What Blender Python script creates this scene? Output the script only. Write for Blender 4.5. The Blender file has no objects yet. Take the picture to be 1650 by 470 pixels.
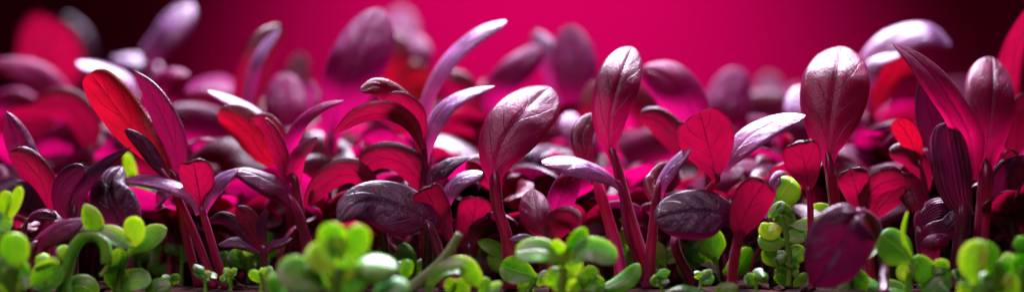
import bpy, math, random
from mathutils import Vector, noise

# ------------------------------------------------------------------ set-up
S = 0.01                      # everything below is in centimetres
D = 25.0                      # camera to focus plane
CAMZ = 1.8
SC = bpy.context.scene
COL = SC.collection
rnd = random.Random(11)
DM = math.radians

def P(x, y, Y):
    k = (D + Y) / D / 125.0
    return Vector(((x - 825) * k, Y, CAMZ - (y - 235) * k))

def px(Y):                    # one photo pixel, in cm, at depth Y
    return (D + Y) / D / 125.0

def ground_y(Y):
    return 235 + CAMZ / px(Y)

# ------------------------------------------------------------------ nodes
class NT:
    def __init__(self, mat):
        self.t = mat.node_tree; self.t.nodes.clear()
    def n(self, kind, **kw):
        nd = self.t.nodes.new(kind)
        for k, v in kw.items():
            if k == 'i':
                for a, b in v.items(): self.set(nd, a, b)
            else: setattr(nd, k, v)
        return nd
    def set(self, nd, key, val):
        s = nd.inputs[key]
        if isinstance(val, bpy.types.NodeSocket): self.t.links.new(val, s)
        elif isinstance(val, bpy.types.Node): self.t.links.new(val.outputs[0], s)
        else: s.default_value = val
    def m(self, op, a, b=None, c=None, clamp=False):
        nd = self.n('ShaderNodeMath', operation=op, use_clamp=clamp)
        for k, v in enumerate((a, b, c)):
            if v is not None: self.set(nd, k, v)
        return nd.outputs[0]
    def ss(self, x, lo, hi, a=0.0, b=1.0):
        nd = self.n('ShaderNodeMapRange', interpolation_type='SMOOTHSTEP', i={0: x, 1: lo, 2: hi, 3: a, 4: b})
        return nd.outputs[0]
    def mix(self, f, a, b):
        nd = self.n('ShaderNodeMix', data_type='RGBA')
        for k, v in ((0, f), (6, a), (7, b)): self.set(nd, k, v)
        return nd.outputs[2]

def rgb(r, g, b): return (r, g, b, 1.0)

def leaf_mat(name, dark, light, trans, tmix, veintrans, rough=.40, spec=.6, sheen=.35, tint=(.95, .72, .95), bump=1.0,
             ribs=False, vein_col=None):
    m = bpy.data.materials.new(name); m.use_nodes = True; g = NT(m)
    uv = g.n('ShaderNodeUVMap', uv_map='UVMap'); sx = g.n('ShaderNodeSeparateXYZ', i={0: uv})
    cm = g.n('ShaderNodeUVMap', uv_map='size')
    oi = g.n('ShaderNodeObjectInfo')
    off = g.n('ShaderNodeVectorMath', operation='SCALE', i={0: (7.1, 3.3, 5.7)}); g.set(off, 'Scale', oi.outputs['Random'])
    co = g.n('ShaderNodeVectorMath', operation='ADD', i={0: cm, 1: off}).outputs[0]
    nz = g.n('ShaderNodeTexNoise', i={'Vector': co, 'Scale': 3.5, 'Detail': 3.0})
    nf = g.n('ShaderNodeTexNoise', i={'Vector': co, 'Scale': 38.0, 'Detail': 3.0})
    nb = g.n('ShaderNodeTexNoise', i={'Vector': co, 'Scale': 1.8, 'Detail': 2.0})
    us = g.m('SUBTRACT', sx.outputs[0], .5)
    un = g.m('MULTIPLY', g.m('ABSOLUTE', us), 2.0)
    wob = g.m('MULTIPLY', g.m('SUBTRACT', nz.outputs[0], .5), .10)
    mid = g.ss(g.m('ADD', un, wob), .0, .05, 1, 0)
    s = g.m('MULTIPLY', sx.outputs[1], 4.2)
    s = g.m('SUBTRACT', s, g.m('MULTIPLY', g.m('POWER', un, 1.3), 1.7))
    s = g.m('ADD', s, g.m('MULTIPLY', g.m('SIGN', us), .23))
    s = g.m('ADD', s, g.m('MULTIPLY', nb.outputs[0], 1.1))
    tri = g.m('PINGPONG', s, .5)
    vein = g.m('MULTIPLY', g.ss(tri, .0, .045, 1, 0), g.ss(un, .55, .9, 1, 0))
    wv = g.n('ShaderNodeVectorMath', operation='MULTIPLY_ADD', i={0: nz.outputs['Color'], 1: (.25, .25, .25), 2: co}).outputs[0]
    vo = g.n('ShaderNodeTexVoronoi', feature='DISTANCE_TO_EDGE', i={'Vector': wv, 'Scale': 9.0})
    ret = g.ss(vo.outputs['Distance'], .0, .22)
    vo2 = g.n('ShaderNodeTexVoronoi', feature='DISTANCE_TO_EDGE', i={'Vector': wv, 'Scale': 34.0})
    ret2 = g.ss(vo2.outputs['Distance'], .0, .25)
    net = g.m('MAXIMUM', mid, vein)
    h = g.m('MULTIPLY', net, -.38)
    if ribs:
        rb = g.m('SINE', g.m('MULTIPLY', g.m('ADD', us, g.m('MULTIPLY', nz.outputs[0], .08)), 62.0))
        h = g.m('MULTIPLY', rb, .8)
    h = g.m('MULTIPLY_ADD', ret, .12, h)
    h = g.m('MULTIPLY_ADD', ret2, .15, h)
    h = g.m('MULTIPLY_ADD', nf.outputs[0], .20, h)
    h = g.m('MULTIPLY_ADD', nz.outputs[0], .08, h)
    bp = g.n('ShaderNodeBump', i={'Height': h, 'Strength': .6, 'Distance': .00014 * bump})
    col = g.mix(g.ss(nz.outputs[0], .35, .68), rgb(*dark), rgb(*light))
    col = g.mix(g.m('MULTIPLY', g.m('SUBTRACT', 1.0, ret), .15), col, rgb(*[c * .5 for c in dark]))
    col = g.mix(g.m('MULTIPLY', net, .55), col, rgb(*(vein_col or [c * .45 for c in dark])))
    neck = g.ss(sx.outputs[1], .12, .55, .75, 0)
    col = g.mix(neck, col, rgb(light[0] * 1.0 + .05, light[1] * .5, light[2] * .6 + .018))
    hs = g.n('ShaderNodeHueSaturation', i={'Color': col, 'Value': g.m('MULTIPLY_ADD', oi.outputs['Random'], .5, .75),
                                           'Hue': g.m('MULTIPLY_ADD', oi.outputs['Random'], .03, .485)})
    pr = g.n('ShaderNodeBsdfPrincipled', i={'Base Color': hs, 'Roughness': g.m('MULTIPLY_ADD', nf.outputs[0], .2, rough - .1),
             'Normal': bp, 'Sheen Weight': sheen, 'Sheen Roughness': .3, 'Sheen Tint': rgb(*tint)})
    pr.inputs['Specular IOR Level'].default_value = spec
    tc = g.mix(g.m('MULTIPLY', net, veintrans), rgb(*trans), rgb(trans[0] * .22, trans[1] * .6, trans[2] * .3))
    tc = g.mix(g.ss(nz.outputs[0], .3, .75, 0, .45), tc, rgb(*[c * .55 for c in trans]))
    tr = g.n('ShaderNodeBsdfTranslucent', i={'Color': tc, 'Normal': bp})
    mx = g.n('ShaderNodeMixShader', i={0: tmix, 1: pr, 2: tr})
    g.n('ShaderNodeOutputMaterial', i={0: mx})
    return m

def fleshy_mat(name, a, b, c):
    m = bpy.data.materials.new(name); m.use_nodes = True; g = NT(m)
    cm = g.n('ShaderNodeUVMap', uv_map='size'); uv = g.n('ShaderNodeUVMap', uv_map='UVMap')
    sx = g.n('ShaderNodeSeparateXYZ', i={0: uv}); oi = g.n('ShaderNodeObjectInfo')
    off = g.n('ShaderNodeVectorMath', operation='SCALE', i={0: (7.1, 3.3, 5.7)}); g.set(off, 'Scale', oi.outputs['Random'])
    co = g.n('ShaderNodeVectorMath', operation='ADD', i={0: cm, 1: off}).outputs[0]
    nz = g.n('ShaderNodeTexNoise', i={'Vector': co, 'Scale': 4.0, 'Detail': 3.0})
    nf = g.n('ShaderNodeTexNoise', i={'Vector': co, 'Scale': 45.0, 'Detail': 2.0})
    col = g.mix(oi.outputs['Random'], rgb(*a), rgb(*b))
    col = g.mix(g.ss(nz.outputs[0], .4, .75, 0, .7), col, rgb(*c))
    un = g.m('MULTIPLY', g.m('ABSOLUTE', g.m('SUBTRACT', sx.outputs[0], .5)), 2.0)
    mid = g.ss(un, .0, .09, .7, 0)
    col = g.mix(mid, col, rgb(*c))
    h = g.m('ADD', g.m('MULTIPLY', nf.outputs[0], .25), g.m('MULTIPLY_ADD', nz.outputs[0], .8, g.m('MULTIPLY', mid, -.8)))
    bp = g.n('ShaderNodeBump', i={'Height': h, 'Strength': .5, 'Distance': .00025})
    pr = g.n('ShaderNodeBsdfPrincipled', i={'Base Color': col, 'Roughness': .36, 'Normal': bp,
             'Subsurface Weight': .3, 'Subsurface Radius': (.35, .5, .08), 'Subsurface Scale': .0035})
    tr = g.n('ShaderNodeBsdfTranslucent', i={'Color': g.mix(.5, col, rgb(*c))})
    mx = g.n('ShaderNodeMixShader', i={0: .28, 1: pr, 2: tr})
    g.n('ShaderNodeOutputMaterial', i={0: mx})
    return m

def stem_mat(name, a, b, trans, tmix=.25, sss=0):
    m = bpy.data.materials.new(name); m.use_nodes = True; g = NT(m)
    cm = g.n('ShaderNodeUVMap', uv_map='size'); oi = g.n('ShaderNodeObjectInfo')
    off = g.n('ShaderNodeVectorMath', operation='SCALE', i={0: (7.1, 3.3, 5.7)}); g.set(off, 'Scale', oi.outputs['Random'])
    co = g.n('ShaderNodeVectorMath', operation='ADD', i={0: cm, 1: off})
    st = g.n('ShaderNodeVectorMath', operation='MULTIPLY', i={0: co, 1: (34, 1.6, 1)})
    nz = g.n('ShaderNodeTexNoise', i={'Vector': st, 'Scale': 1.0, 'Detail': 3.0})
    nb = g.n('ShaderNodeTexNoise', i={'Vector': co, 'Scale': 2.0, 'Detail': 2.0})
    col = g.mix(g.ss(nz.outputs[0], .36, .66), rgb(*a), rgb(*b))
    col = g.mix(g.ss(nb.outputs[0], .4, .7, 0, .5), col, rgb(*[x * .5 for x in a]))
    bp = g.n('ShaderNodeBump', i={'Height': nz.outputs[0], 'Strength': .6, 'Distance': .0003})
    pr = g.n('ShaderNodeBsdfPrincipled', i={'Base Color': col, 'Roughness': .33, 'Normal': bp, 'Sheen Weight': .04})
    tr = g.n('ShaderNodeBsdfTranslucent', i={'Color': rgb(*trans)})
    mx = g.n('ShaderNodeMixShader', i={0: tmix, 1: pr, 2: tr})
    g.n('ShaderNodeOutputMaterial', i={0: mx})
    return m

M = {
 'purple': leaf_mat('purple_leaf', (.070, .002, .028), (.17, .004, .060), (.58, .002, .078), .34, .6, rough=.37, spec=.33, sheen=.07, tint=(1, .45, .8)),
 'plum':   leaf_mat('plum_leaf', (.046, .002, .027), (.115, .006, .060), (.40, .002, .065), .17, .6, rough=.34, spec=.36, sheen=.05, tint=(1, .5, .85)),
 'dark':   leaf_mat('dark_purple_leaf', (.015, .002, .013), (.040, .004, .027), (.20, .002, .042), .13, .6, rough=.35, spec=.32, sheen=.04),
 'red':    leaf_mat('red_leaf', (.085, .001, .014), (.15, .002, .026), (.25, .001, .024), .36, .9, rough=.34, spec=.38, sheen=.04),
 'scarlet': leaf_mat('scarlet_leaf', (.10, .001, .006), (.16, .002, .010), (.27, .001, .011), .46, .95, rough=.34, spec=.4, sheen=.03, vein_col=(.04, .015, .006)),
 'crimson': leaf_mat('crimson_leaf', (.036, .001, .009), (.080, .002, .018), (.27, .001, .026), .30, .8, rough=.34, spec=.38, sheen=.04),
 'mauve':  leaf_mat('mauve_leaf', (.12, .003, .055), (.21, .009, .100), (.52, .002, .12), .36, .5, rough=.40, sheen=.05, spec=.10, tint=(1, .5, .85)),
 'wine':   leaf_mat('wine_leaf', (.055, .001, .022), (.12, .003, .045), (.42, .001, .085), .36, .5, rough=.40, sheen=.04, spec=.10, tint=(1, .5, .85)),
 'pale':   leaf_mat('painted_sheen_leaf', (.12, .030, .12), (.29, .115, .31), (.55, .01, .16), .20, .5, rough=.33, sheen=.3, spec=.85),  # leaf colour paled to carry the backlight's silver sheen; seed cap shares it
 'husk':   leaf_mat('ribbed_leaf', (.045, .003, .026), (.12, .010, .060), (.25, .002, .05), .14, .3, ribs=True, bump=1.4, rough=.36, spec=.36, sheen=.06),
 'green':  fleshy_mat('green_leaf', (.030, .22, .009), (.075, .32, .012), (.18, .46, .03)),
 'lime':   fleshy_mat('lime_leaf', (.18, .52, .012), (.28, .62, .018), (.42, .72, .04)),
 'deep':   fleshy_mat('deep_green_leaf', (.014, .13, .010), (.035, .20, .010), (.08, .30, .024)),
 'mint':   fleshy_mat('mint_leaf', (.06, .34, .06), (.11, .40, .08), (.26, .54, .16)),
 'stem':   stem_mat('crimson_stem', (.085, .002, .022), (.25, .005, .072), (.6, .003, .09)),
 'pink':   stem_mat('magenta_stem', (.30, .012, .09), (.60, .05, .22), (.9, .03, .25)),
 'dkstem': stem_mat('dark_stem', (.045, .004, .015), (.13, .008, .034), (.45, .008, .06), .15),
 'gstem':  stem_mat('green_stem', (.07, .27, .015), (.15, .40, .03), (.3, .7, .06)),
 'gray':   stem_mat('fibrous_stem', (.07, .15, .03), (.26, .30, .17), (.3, .4, .1)),
}

# ------------------------------------------------------------------ geometry
def spline(pts, n, ease=False):
    q = [2 * pts[0] - pts[1]] + list(pts) + [2 * pts[-1] - pts[-2]]
    dense = []
    for i in range(1, len(q) - 2):
        p0, p1, p2, p3 = q[i - 1:i + 3]
        for k in range(24):
            t = k / 24
            dense.append(.5 * (2 * p1 + (p2 - p0) * t + (2 * p0 - 5 * p1 + 4 * p2 - p3) * t * t + (3 * p1 - p0 - 3 * p2 + p3) * t ** 3))
    dense.append(pts[-1].copy())
    acc = [0.0]
    for a, b in zip(dense, dense[1:]): acc.append(acc[-1] + (b - a).length)
    L = acc[-1]; out = []; vs = []; j = 0
    for i in range(n + 1):
        v = i / n
        if ease: v = .35 * v + .65 * math.sin(v * math.pi / 2)
        d = v * L
        while j < len(acc) - 2 and acc[j + 1] < d: j += 1
        f = (d - acc[j]) / max(1e-9, acc[j + 1] - acc[j])
        out.append(dense[j].lerp(dense[j + 1], min(1, f))); vs.append(v)
    T = []
    for i in range(n + 1):
        T.append((out[min(n, i + 1)] - out[max(0, i - 1)]).normalized())
    return out, T, vs, L

def build_mesh(name, verts, faces, uvn, uvs, mat):
    me = bpy.data.meshes.new(name)
    me.from_pydata([tuple(v * S) for v in verts], [], faces)
    a = me.uv_layers.new(name='UVMap'); b = me.uv_layers.new(name='size')
    for p in me.polygons:
        p.use_smooth = True
        for li, vi in zip(p.loop_indices, p.vertices):
            a.data[li].uv = uvn[vi]; b.data[li].uv = uvs[vi]
    me.materials.append(mat)
    return me

def prof(v, c, pet, tip):
    if v < c:
        t = v / c
        t = max(0.0, (t - .07) / .93)
        s = math.sin(t * math.pi / 2) * min(1, .45 + t * 2.2)
        return pet + (1 - pet) * s
    t = (v - c) / (1 - c)
    return max(.0, 1 - t ** (2.6 if tip <= .52 else 2.1)) ** tip

def normal_hint(e, az):
    e, az = DM(e), DM(az)
    return Vector((math.sin(az) * math.cos(e), -math.cos(az) * math.cos(e), math.sin(e)))

def leaf_mesh(pts, w, e=0, az=0, e1=None, az1=None, c=.6, pet=.12, tip=.5, cup=.22, groove=.022, wav=.03, fold=0., mat='purple',
              nu=18, nv=30, thick=0, seed=0):
    """pts in cm; w the greatest width in cm; e/az which way the upper face looks"""
    C, T, vs, L = spline(pts, nv, True)
    verts, faces, uvn, uvs = [], [], [], []
    r = random.Random(seed); ph = r.uniform(0, 99)
    e1 = e if e1 is None else e1; az1 = az if az1 is None else az1
    lastA = None
    for i in range(nv + 1):
        v = vs[i]; hnt = normal_hint(e + (e1 - e) * v, az + (az1 - az) * v)
        n = hnt - T[i] * hnt.dot(T[i])
        if n.length < .15 and lastA is not None: n = lastA.cross(T[i])
        n.normalize(); A = T[i].cross(n); lastA = A
        f = prof(v, c, pet, tip); hw = w / 2 * max(f, .004)
        if thick:
            for k in range(nu):
                a = 2 * math.pi * k / nu
                u = math.cos(a); t = math.sin(a)
                wv = noise.noise(Vector((u * .8 + ph, v * 2.5, seed))) * wav * w
                p = C[i] + A * hw * u + n * (thick * min(1, f * 1.1 + .12) * t - cup * hw * u * u + wv * abs(u))
                p -= n * (.035 * w * math.exp(-(u / .10) ** 2) * f)
                verts.append(p); uu = .5 + u / 2 if t >= 0 else .5 + u / 2
                uvn.append((uu, v)); uvs.append((u * hw, v * L))
        else:
            for k in range(nu + 1):
                u = -1 + 2 * k / nu; u = math.copysign(abs(u) ** .85, u); au = abs(u)
                wv = noise.noise(Vector((u * 1.3 + ph, v * 3.1, seed * .37))) * wav * w * (.35 + au) * min(1, f * 1.5)
                pk = .004 * w * f * math.sin(2 * math.pi * (v * 5.5 - 1.6 * au ** .8)) * math.sin(au * math.pi) * (1 if wav > 0 else 0)
                dn = -cup * hw * u * u - groove * hw * 2 * math.exp(-(u / .08) ** 2) + wv + pk
                er = max(0, au - .86) / .14
                tr_ = max(0, v - .86) / .14
                dn -= .075 * w * f * er * er + .03 * w * tr_ * tr_
                dn += fold * hw * au
                sh = 1 - .28 * abs(cup) * au ** 2 - .22 * abs(fold) * au
                verts.append(C[i] + A * hw * u * sh + n * dn)
                uvn.append((.5 + u / 2, v)); uvs.append((u * hw, v * L))
    if thick:
        for i in range(nv):
            for k in range(nu):
                a = i * nu + k; b = i * nu + (k + 1) % nu
                faces.append((a, b, b + nu, a + nu))
        faces.append(tuple(range(nu - 1, -1, -1))); faces.append(tuple(range(nv * nu, nv * nu + nu)))
    else:
        m1 = nu + 1
        for i in range(nv):
            for k in range(nu):
                a = i * m1 + k; faces.append((a, a + 1, a + 1 + m1, a + m1))
    return build_mesh('leaf', verts, faces, uvn, uvs, M[mat])

def stem_mesh(pts, r0, r1, mat='stem', nu=12, n=32, seed=0, name='stem', run=0):
    C, T, vs, L = spline(pts, n)
    verts, faces, uvn, uvs = [], [], [], []
    for i in range(n + 1):
        A = T[i].cross(Vector((0, 1, 0)))
        A = A.normalized() if A.length > 1e-3 else Vector((1, 0, 0)); B = T[i].cross(A)
        v = vs[i]; r = r0 + (r1 - r0) * v
        r *= 1 + .10 * noise.noise(Vector((seed * 1.7, v * 4, 0)))
        if run and v > 1 - run * 1.4: r *= max(.06, 1 - ((v - 1 + run * 1.4) / (run * 1.4)) ** 1.3)
        if v < .12: r *= 1 + .25 * (1 - v / .12)
        for k in range(nu):
            a = 2 * math.pi * k / nu
            rr = r * (1 + .09 * math.cos(3 * a + seed + v * 2) + .05 * math.cos(5 * a + seed * 2))
            verts.append(C[i] + A * math.cos(a) * rr + B * math.sin(a) * rr)
            uvn.append((k / nu, v)); uvs.append((math.sin(a) * r0 * 1.3, v * L))
    for i in range(n):
        for k in range(nu):
            a = i * nu + k; b = i * nu + (k + 1) % nu
            faces.append((a, a + nu, b + nu, b))
    faces.append(tuple(range(nu))); faces.append(tuple(range(n * nu + nu - 1, n * nu - 1, -1)))
    return build_mesh(name, verts, faces, uvn, uvs, M[mat])

def link(name, me, parent=None):
    o = bpy.data.objects.new(name, me); COL.objects.link(o)
    if parent: o.parent = parent
    return o

def empty(name, base, label, cat, group=None):
    o = bpy.data.objects.new(name, None); COL.objects.link(o)
    o.location = base * S; o.empty_display_size = .003
    o['label'] = label; o['category'] = cat
    if group: o['group'] = group
    return o

SEED = [0]
def L_(pts, w, **k): return ('leaf', pts, w, k)
def stem(pts, r=5, r1=None, mat='stem', bx=None): return ('stem', pts, r, r1, mat, bx)

def plant(label, Y, bx, parts, name='beet_seedling', cat='seedling', group=None):
    """Y depth of the plant; bx photo column of its foot; every point (x, y[, dy])"""
    base = P(bx, ground_y(Y), Y); base.z = -.03
    root = empty(name, base, label, cat, group)
    def pt(q): return P(q[0], q[1], Y + (q[2] if len(q) > 2 else 0)) - base
    for p in parts:
        SEED[0] += 1
        if p[0] == 'stem':
            _, pts, r, r1, mat, b2 = p
            foot = Vector((0, 0, 0)) if b2 is None else P(b2, ground_y(Y), Y) - base
            foot.z = 0
            body = [foot] + [pt(q) for q in pts]
            lv = [q for q in parts if q[0] == 'leaf']
            if lv and name == 'beet_seedling':
                q = min(lv, key=lambda q: (pt(q[1][0]) - body[-1]).length)
                C, T, vs, LL = spline([pt(a) for a in q[1]], 20)
                near = min(range(8), key=lambda i_: (C[i_] - body[-1]).length)
                ext = [C[j] + Vector((0, r * px(Y) * .9, 0)) for j in (near + 2, near + 5) if j < 20]
                body += ext
            link('stem', stem_mesh(body, r * px(Y), (r1 or r * .75) * px(Y), mat, seed=SEED[0], run=.22 if name == 'beet_seedling' else 0), root)
        elif p[0] == 'leaf':
            _, pts, w, k = p
            k = dict(k)
            if name == 'beet_seedling':
                rr = min((q for q in parts if q[0] == 'stem'), key=lambda q: (pt(q[1][-1]) - pt(pts[0])).length)
                k['pet'] = min(.55, max(k.get('pet', .12), 1.9 * (rr[3] or rr[2] * .75) / w))
            nm = k.pop('name', 'leaf'); lb = k.pop('label', None)
            if k.get('thick'): k['thick'] *= px(Y)
            o = link(nm, leaf_mesh([pt(q) for q in pts], w * px(Y), seed=SEED[0], **k), root)
            if lb: o['label'] = lb
    return root

# ------------------------------------------------------------------ setting
def ground():
    m = bpy.data.materials.new('dark_soil'); m.use_nodes = True; g = NT(m)
    tc = g.n('ShaderNodeTexCoord')
    n1 = g.n('ShaderNodeTexNoise', i={'Vector': tc.outputs['Object'], 'Scale': 260.0, 'Detail': 6.0})
    n2 = g.n('ShaderNodeTexVoronoi', i={'Vector': tc.outputs['Object'], 'Scale': 420.0})
    col = g.mix(g.ss(n1.outputs[0], .35, .7), rgb(.006, .003, .003), rgb(.035, .016, .012))
    bp = g.n('ShaderNodeBump', i={'Height': g.m('ADD', n1.outputs[0], n2.outputs['Distance']), 'Distance': .0012})
    pr = g.n('ShaderNodeBsdfPrincipled', i={'Base Color': col, 'Roughness': 1.0, 'Normal': bp, 'Specular IOR Level': .03})
    g.n('ShaderNodeOutputMaterial', i={0: pr}); M['soil'] = m
    verts, faces = [], []
    nx, ny = 150, 110; x0, x1, y0, y1 = -32, 32, -12, 34
    for j in range(ny + 1):
        for i in range(nx + 1):
            x = x0 + (x1 - x0) * i / nx; y = y0 + (y1 - y0) * j / ny
            z = .10 * noise.noise(Vector((x * 1.3, y * 1.3, 0))) + .07 * noise.noise(Vector((x * 3.7, y * 3.7, 4)))
            verts.append((x * S, y * S, (z - .04) * S))
    for j in range(ny):
        for i in range(nx):
            a = j * (nx + 1) + i; faces.append((a, a + 1, a + nx + 2, a + nx + 1))
    me = bpy.data.meshes.new('ground'); me.from_pydata(verts, [], faces); me.materials.append(m)
    for p in me.polygons: p.use_smooth = True
    o = link('ground', me); o['kind'] = 'structure'; o['label'] = 'dark moist soil the seedlings grow in'

def backdrop():
    m = bpy.data.materials.new('magenta_card'); m.use_nodes = True; g = NT(m)
    pr = g.n('ShaderNodeBsdfPrincipled', i={'Base Color': rgb(.80, .0008, .150), 'Roughness': .9})
    pr.inputs['Specular IOR Level'].default_value = .0
    g.n('ShaderNodeOutputMaterial', i={0: pr})
    verts, faces = [], []; n = 24
    prof_ = [(33.0, -.4)] + [(33.0, z) for z in (2, 5, 8, 11, 14, 17)]
    nx = 40
    for (y, z) in prof_:
        for i in range(nx + 1):
            x = -30 + 60 * i / nx
            verts.append((x * S, (y - .004 * x * x) * S, z * S))
    for j in range(len(prof_) - 1):
        for i in range(nx):
            a = j * (nx + 1) + i; faces.append((a, a + 1, a + nx + 2, a + nx + 1))
    me = bpy.data.meshes.new('backdrop'); me.from_pydata(verts, [], faces); me.materials.append(m)
    for p in me.polygons: p.use_smooth = True
    o = link('backdrop', me); o['kind'] = 'structure'; o['label'] = 'plain magenta backdrop lit by a soft round pool of light'

ground(); backdrop()

# ------------------------------------------------------------------ the sharp red seedlings
plant('tall seedling with one broad oval veined purple leaf held upright on a magenta neck', 0, 1354, [
    stem([(1353, 400), (1346, 335), (1337, 268)], 10, 8),
    L_([(1337, 275), (1334, 235, .03), (1341, 170, .12), (1350, 112, .32), (1357, 72, .9)], 118, e=0, e1=25, az=-8, c=.55, pet=.16, cup=.2, groove=.028, wav=.03, nu=30, nv=44)])
plant('seedling with small upright red oval leaf just before the neck of the broadest purple leaf', -.3, 1308, [
    stem([(1306, 350), (1303, 305)], 6, 5),
    L_([(1303, 312), (1301, 288), (1295, 258, -.12), (1289, 232, -.24), (1287, 225, -.22)], 64, e=-18, e1=-12, mat='crimson', pet=.14, cup=.12)])
plant('seedling with flat silvery leaf pointing sideways and red dome leaf edged white', .1, 1120, [
    stem([(1088, 390), (1118, 340, .5), (1157, 285)], 8, 7),
    L_([(1168, 278), (1180, 250), (1208, 218), (1250, 196), (1298, 184)], 60, e=50, e1=58, az=-10, c=.5, pet=.18, tip=.6, cup=.1, mat='pale', label='flat silvery leaf', nu=24, nv=36),
    L_([(1155, 295), (1149, 262, -.05), (1139, 225, -.25), (1131, 192, -.40), (1127, 183, -.46)], 94, e=-25, e1=-25, mat='crimson', c=.66, pet=.10, cup=-.10, tip=.4, label='red dome leaf with white upper edge', nu=24, nv=36)])
plant('seedling with slim upright wrinkled mauve leaf and a low lavender leaf lying sideways', 0, 1048, [
    stem([(1030, 400), (1008, 325), (990, 255)], 11, 7),
    stem([(1024, 415, -.1), (1008, 360, -.1), (1000, 300, -.1)], 6, 5, bx=1042),
    L_([(990, 262), (982, 225), (986, 172, .1), (1002, 118, .26), (1020, 74, .78)], 76, e=0, e1=20, az=5, c=.56, pet=.2, cup=.2, groove=.028, nu=30, nv=44),
    L_([(1001, 306, -.1), (978, 282, -.15), (942, 264, -.2), (905, 257, -.2), (872, 258, -.2)], 54, e=50, e1=62, az=0, c=.6, pet=.2, cup=.28, mat='pale', label='lavender leaf lying sideways', nu=24, nv=36)])
plant('seedling with large paddle shaped purple leaf leaning to one side, frosted along its top', -.1, 826, [
    stem([(818, 385), (803, 335), (798, 290)], 11, 9),
    L_([(799, 305), (797, 272), (810, 228, .08), (843, 180, .28), (888, 138, .85)], 104, e=0, e1=22, az=-6, c=.53, pet=.2, cup=.2, groove=.028, nu=30, nv=44)])
plant('seedling with dark round purple leaf drooping over a bent stem to a curled tip', -.2, 716, [
    stem([(712, 430), (704, 395), (694, 370)], 8, 7, 'dkstem'),
    L_([(697, 380), (688, 356), (650, 336), (605, 322), (568, 330, -.1), (543, 357, -.2)], 92, e=22, e1=28, c=.40, pet=.2, tip=.8, cup=.14, mat='dark', nu=30, nv=44)])
plant('seedling with blackish round leaf lying sideways and an upright dark red spoon leaf', -.4, 1178, [
    stem([(1182, 425), (1190, 380), (1195, 360)], 9, 7),
    L_([(1186, 368, .1), (1172, 348), (1140, 341), (1098, 342), (1055, 352)], 90, e=20, e1=26, c=.50, pet=.14, cup=.12, mat='dark', label='blackish round leaf', nu=30, nv=44),
    L_([(1190, 392, -.1), (1194, 362, -.1), (1211, 325, -.2), (1230, 297, -.32), (1236, 289, -.31)], 64, e=-15, e1=-12, az=-14, c=.6, pet=.2, cup=.12, mat='crimson', label='upright dark red spoon leaf')])
plant('seedling with narrow pale finger leaf pointing up above the blackish round leaf', -.1, 1046, [
    stem([(1050, 400), (1056, 340), (1061, 300)], 9, 8),
    L_([(1060, 318), (1066, 290), (1086, 260), (1112, 236)], 34, e=52, az=-25, c=.6, pet=.5, tip=.6, cup=.25, mat='pale'),
    L_([(1060, 330), (1050, 300, .1), (1058, 285, .2), (1072, 262, .3)], 30, e=0, c=.5, mat='red')])
plant('seedling on a bright magenta stem with a red leaf hidden behind the slim mauve leaf', .3, 1003, [
    stem([(995, 410), (978, 345), (960, 288)], 11, 8, 'pink'),
    L_([(960, 295), (945, 252), (940, 215, .1), (957, 182, .3)], 40, e=0, e1=35, mat='red', az=20)])
plant('low seedling with rounded frosted purple leaf, pink folded leaf and small dark lower leaf', -.5, 893, [
    stem([(888, 430), (885, 400)], 7, 6),
    L_([(886, 408), (880, 378), (866, 345), (857, 303, .35)], 60, e=5, e1=30, c=.62, pet=.2, cup=.35),
    L_([(887, 408), (893, 378), (910, 360, -.1), (936, 364, -.3)], 54, e=-25, e1=-10, az=10, mat='red', c=.6, cup=.3, label='pink folded leaf'),
    L_([(884, 410), (866, 392), (845, 383), (821, 385)], 22, e=35, c=.55, mat='dark', tip=.7, label='small dark lower leaf'),
    L_([(886, 405, .4), (893, 350, .5), (908, 305, .5), (932, 272, .6)], 52, e=0, az=-20, mat='mauve', c=.6)])
plant('seedling with small pink rounded leaf, lavender finger leaf and dark veined pointed leaf', .1, 737, [
    stem([(733, 430), (726, 390), (718, 340)], 7, 6),
    L_([(724, 385, -.1), (712, 355, -.1), (696, 325, -.2), (686, 305, -.33), (683, 299, -.31)], 56, e=-15, e1=-12, mat='red', az=12, c=.65, pet=.25, label='small pink rounded leaf'),
    L_([(717, 345), (720, 312), (742, 286), (778, 277)], 39, e=52, az=-10, mat='pale', c=.6, pet=.35, label='lavender finger leaf'),
    L_([(716, 330, .2), (700, 290, .2), (722, 264, .2), (757, 252, .2)], 36, e=35, e1=45, c=.45, pet=.2, tip=.8, mat='dark', label='dark veined pointed leaf')])
plant('seedling with plain dark red leaf narrowing to a long neck beside the bent stem', .5, 757, [
    stem([(757, 440), (757, 400)], 8, 8, 'dkstem'),
    L_([(757, 415), (756, 380), (764, 345, -.05), (767, 318, -.2)], 58, e=-10, e1=-12, mat='crimson', c=.66, pet=.26, cup=.2)])
plant('seedling with crisp white pointed leaf and three arching red leaves on a tall stem', 0.45, 690, [
    stem([(684, 380), (683, 300), (684, 240)], 8, 6),
    L_([(685, 262), (690, 215), (715, 172), (750, 150), (797, 137)], 46, e=54, e1=62, az=-14, c=.5, pet=.3, tip=.75, cup=.15, mat='pale', label='crisp white pointed leaf', nu=24, nv=36),
    L_([(682, 245), (670, 200), (642, 160), (610, 138, -.1), (580, 145, -.2)], 46, e=10, e1=30, mat='red', c=.55, pet=.3, tip=.6),
    L_([(681, 240, -.2), (660, 202, -.3), (622, 184, -.4), (580, 190, -.4), (538, 216, -.4)], 42, e=-38, e1=-38, mat='crimson', c=.5, tip=.8, cup=.35, label='red arching leaf with white upper edge'),
    L_([(680, 235, -.1), (668, 190, -.2), (645, 168, -.3), (622, 158, -.3)], 44, e=-20, mat='red', c=.6)])
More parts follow.
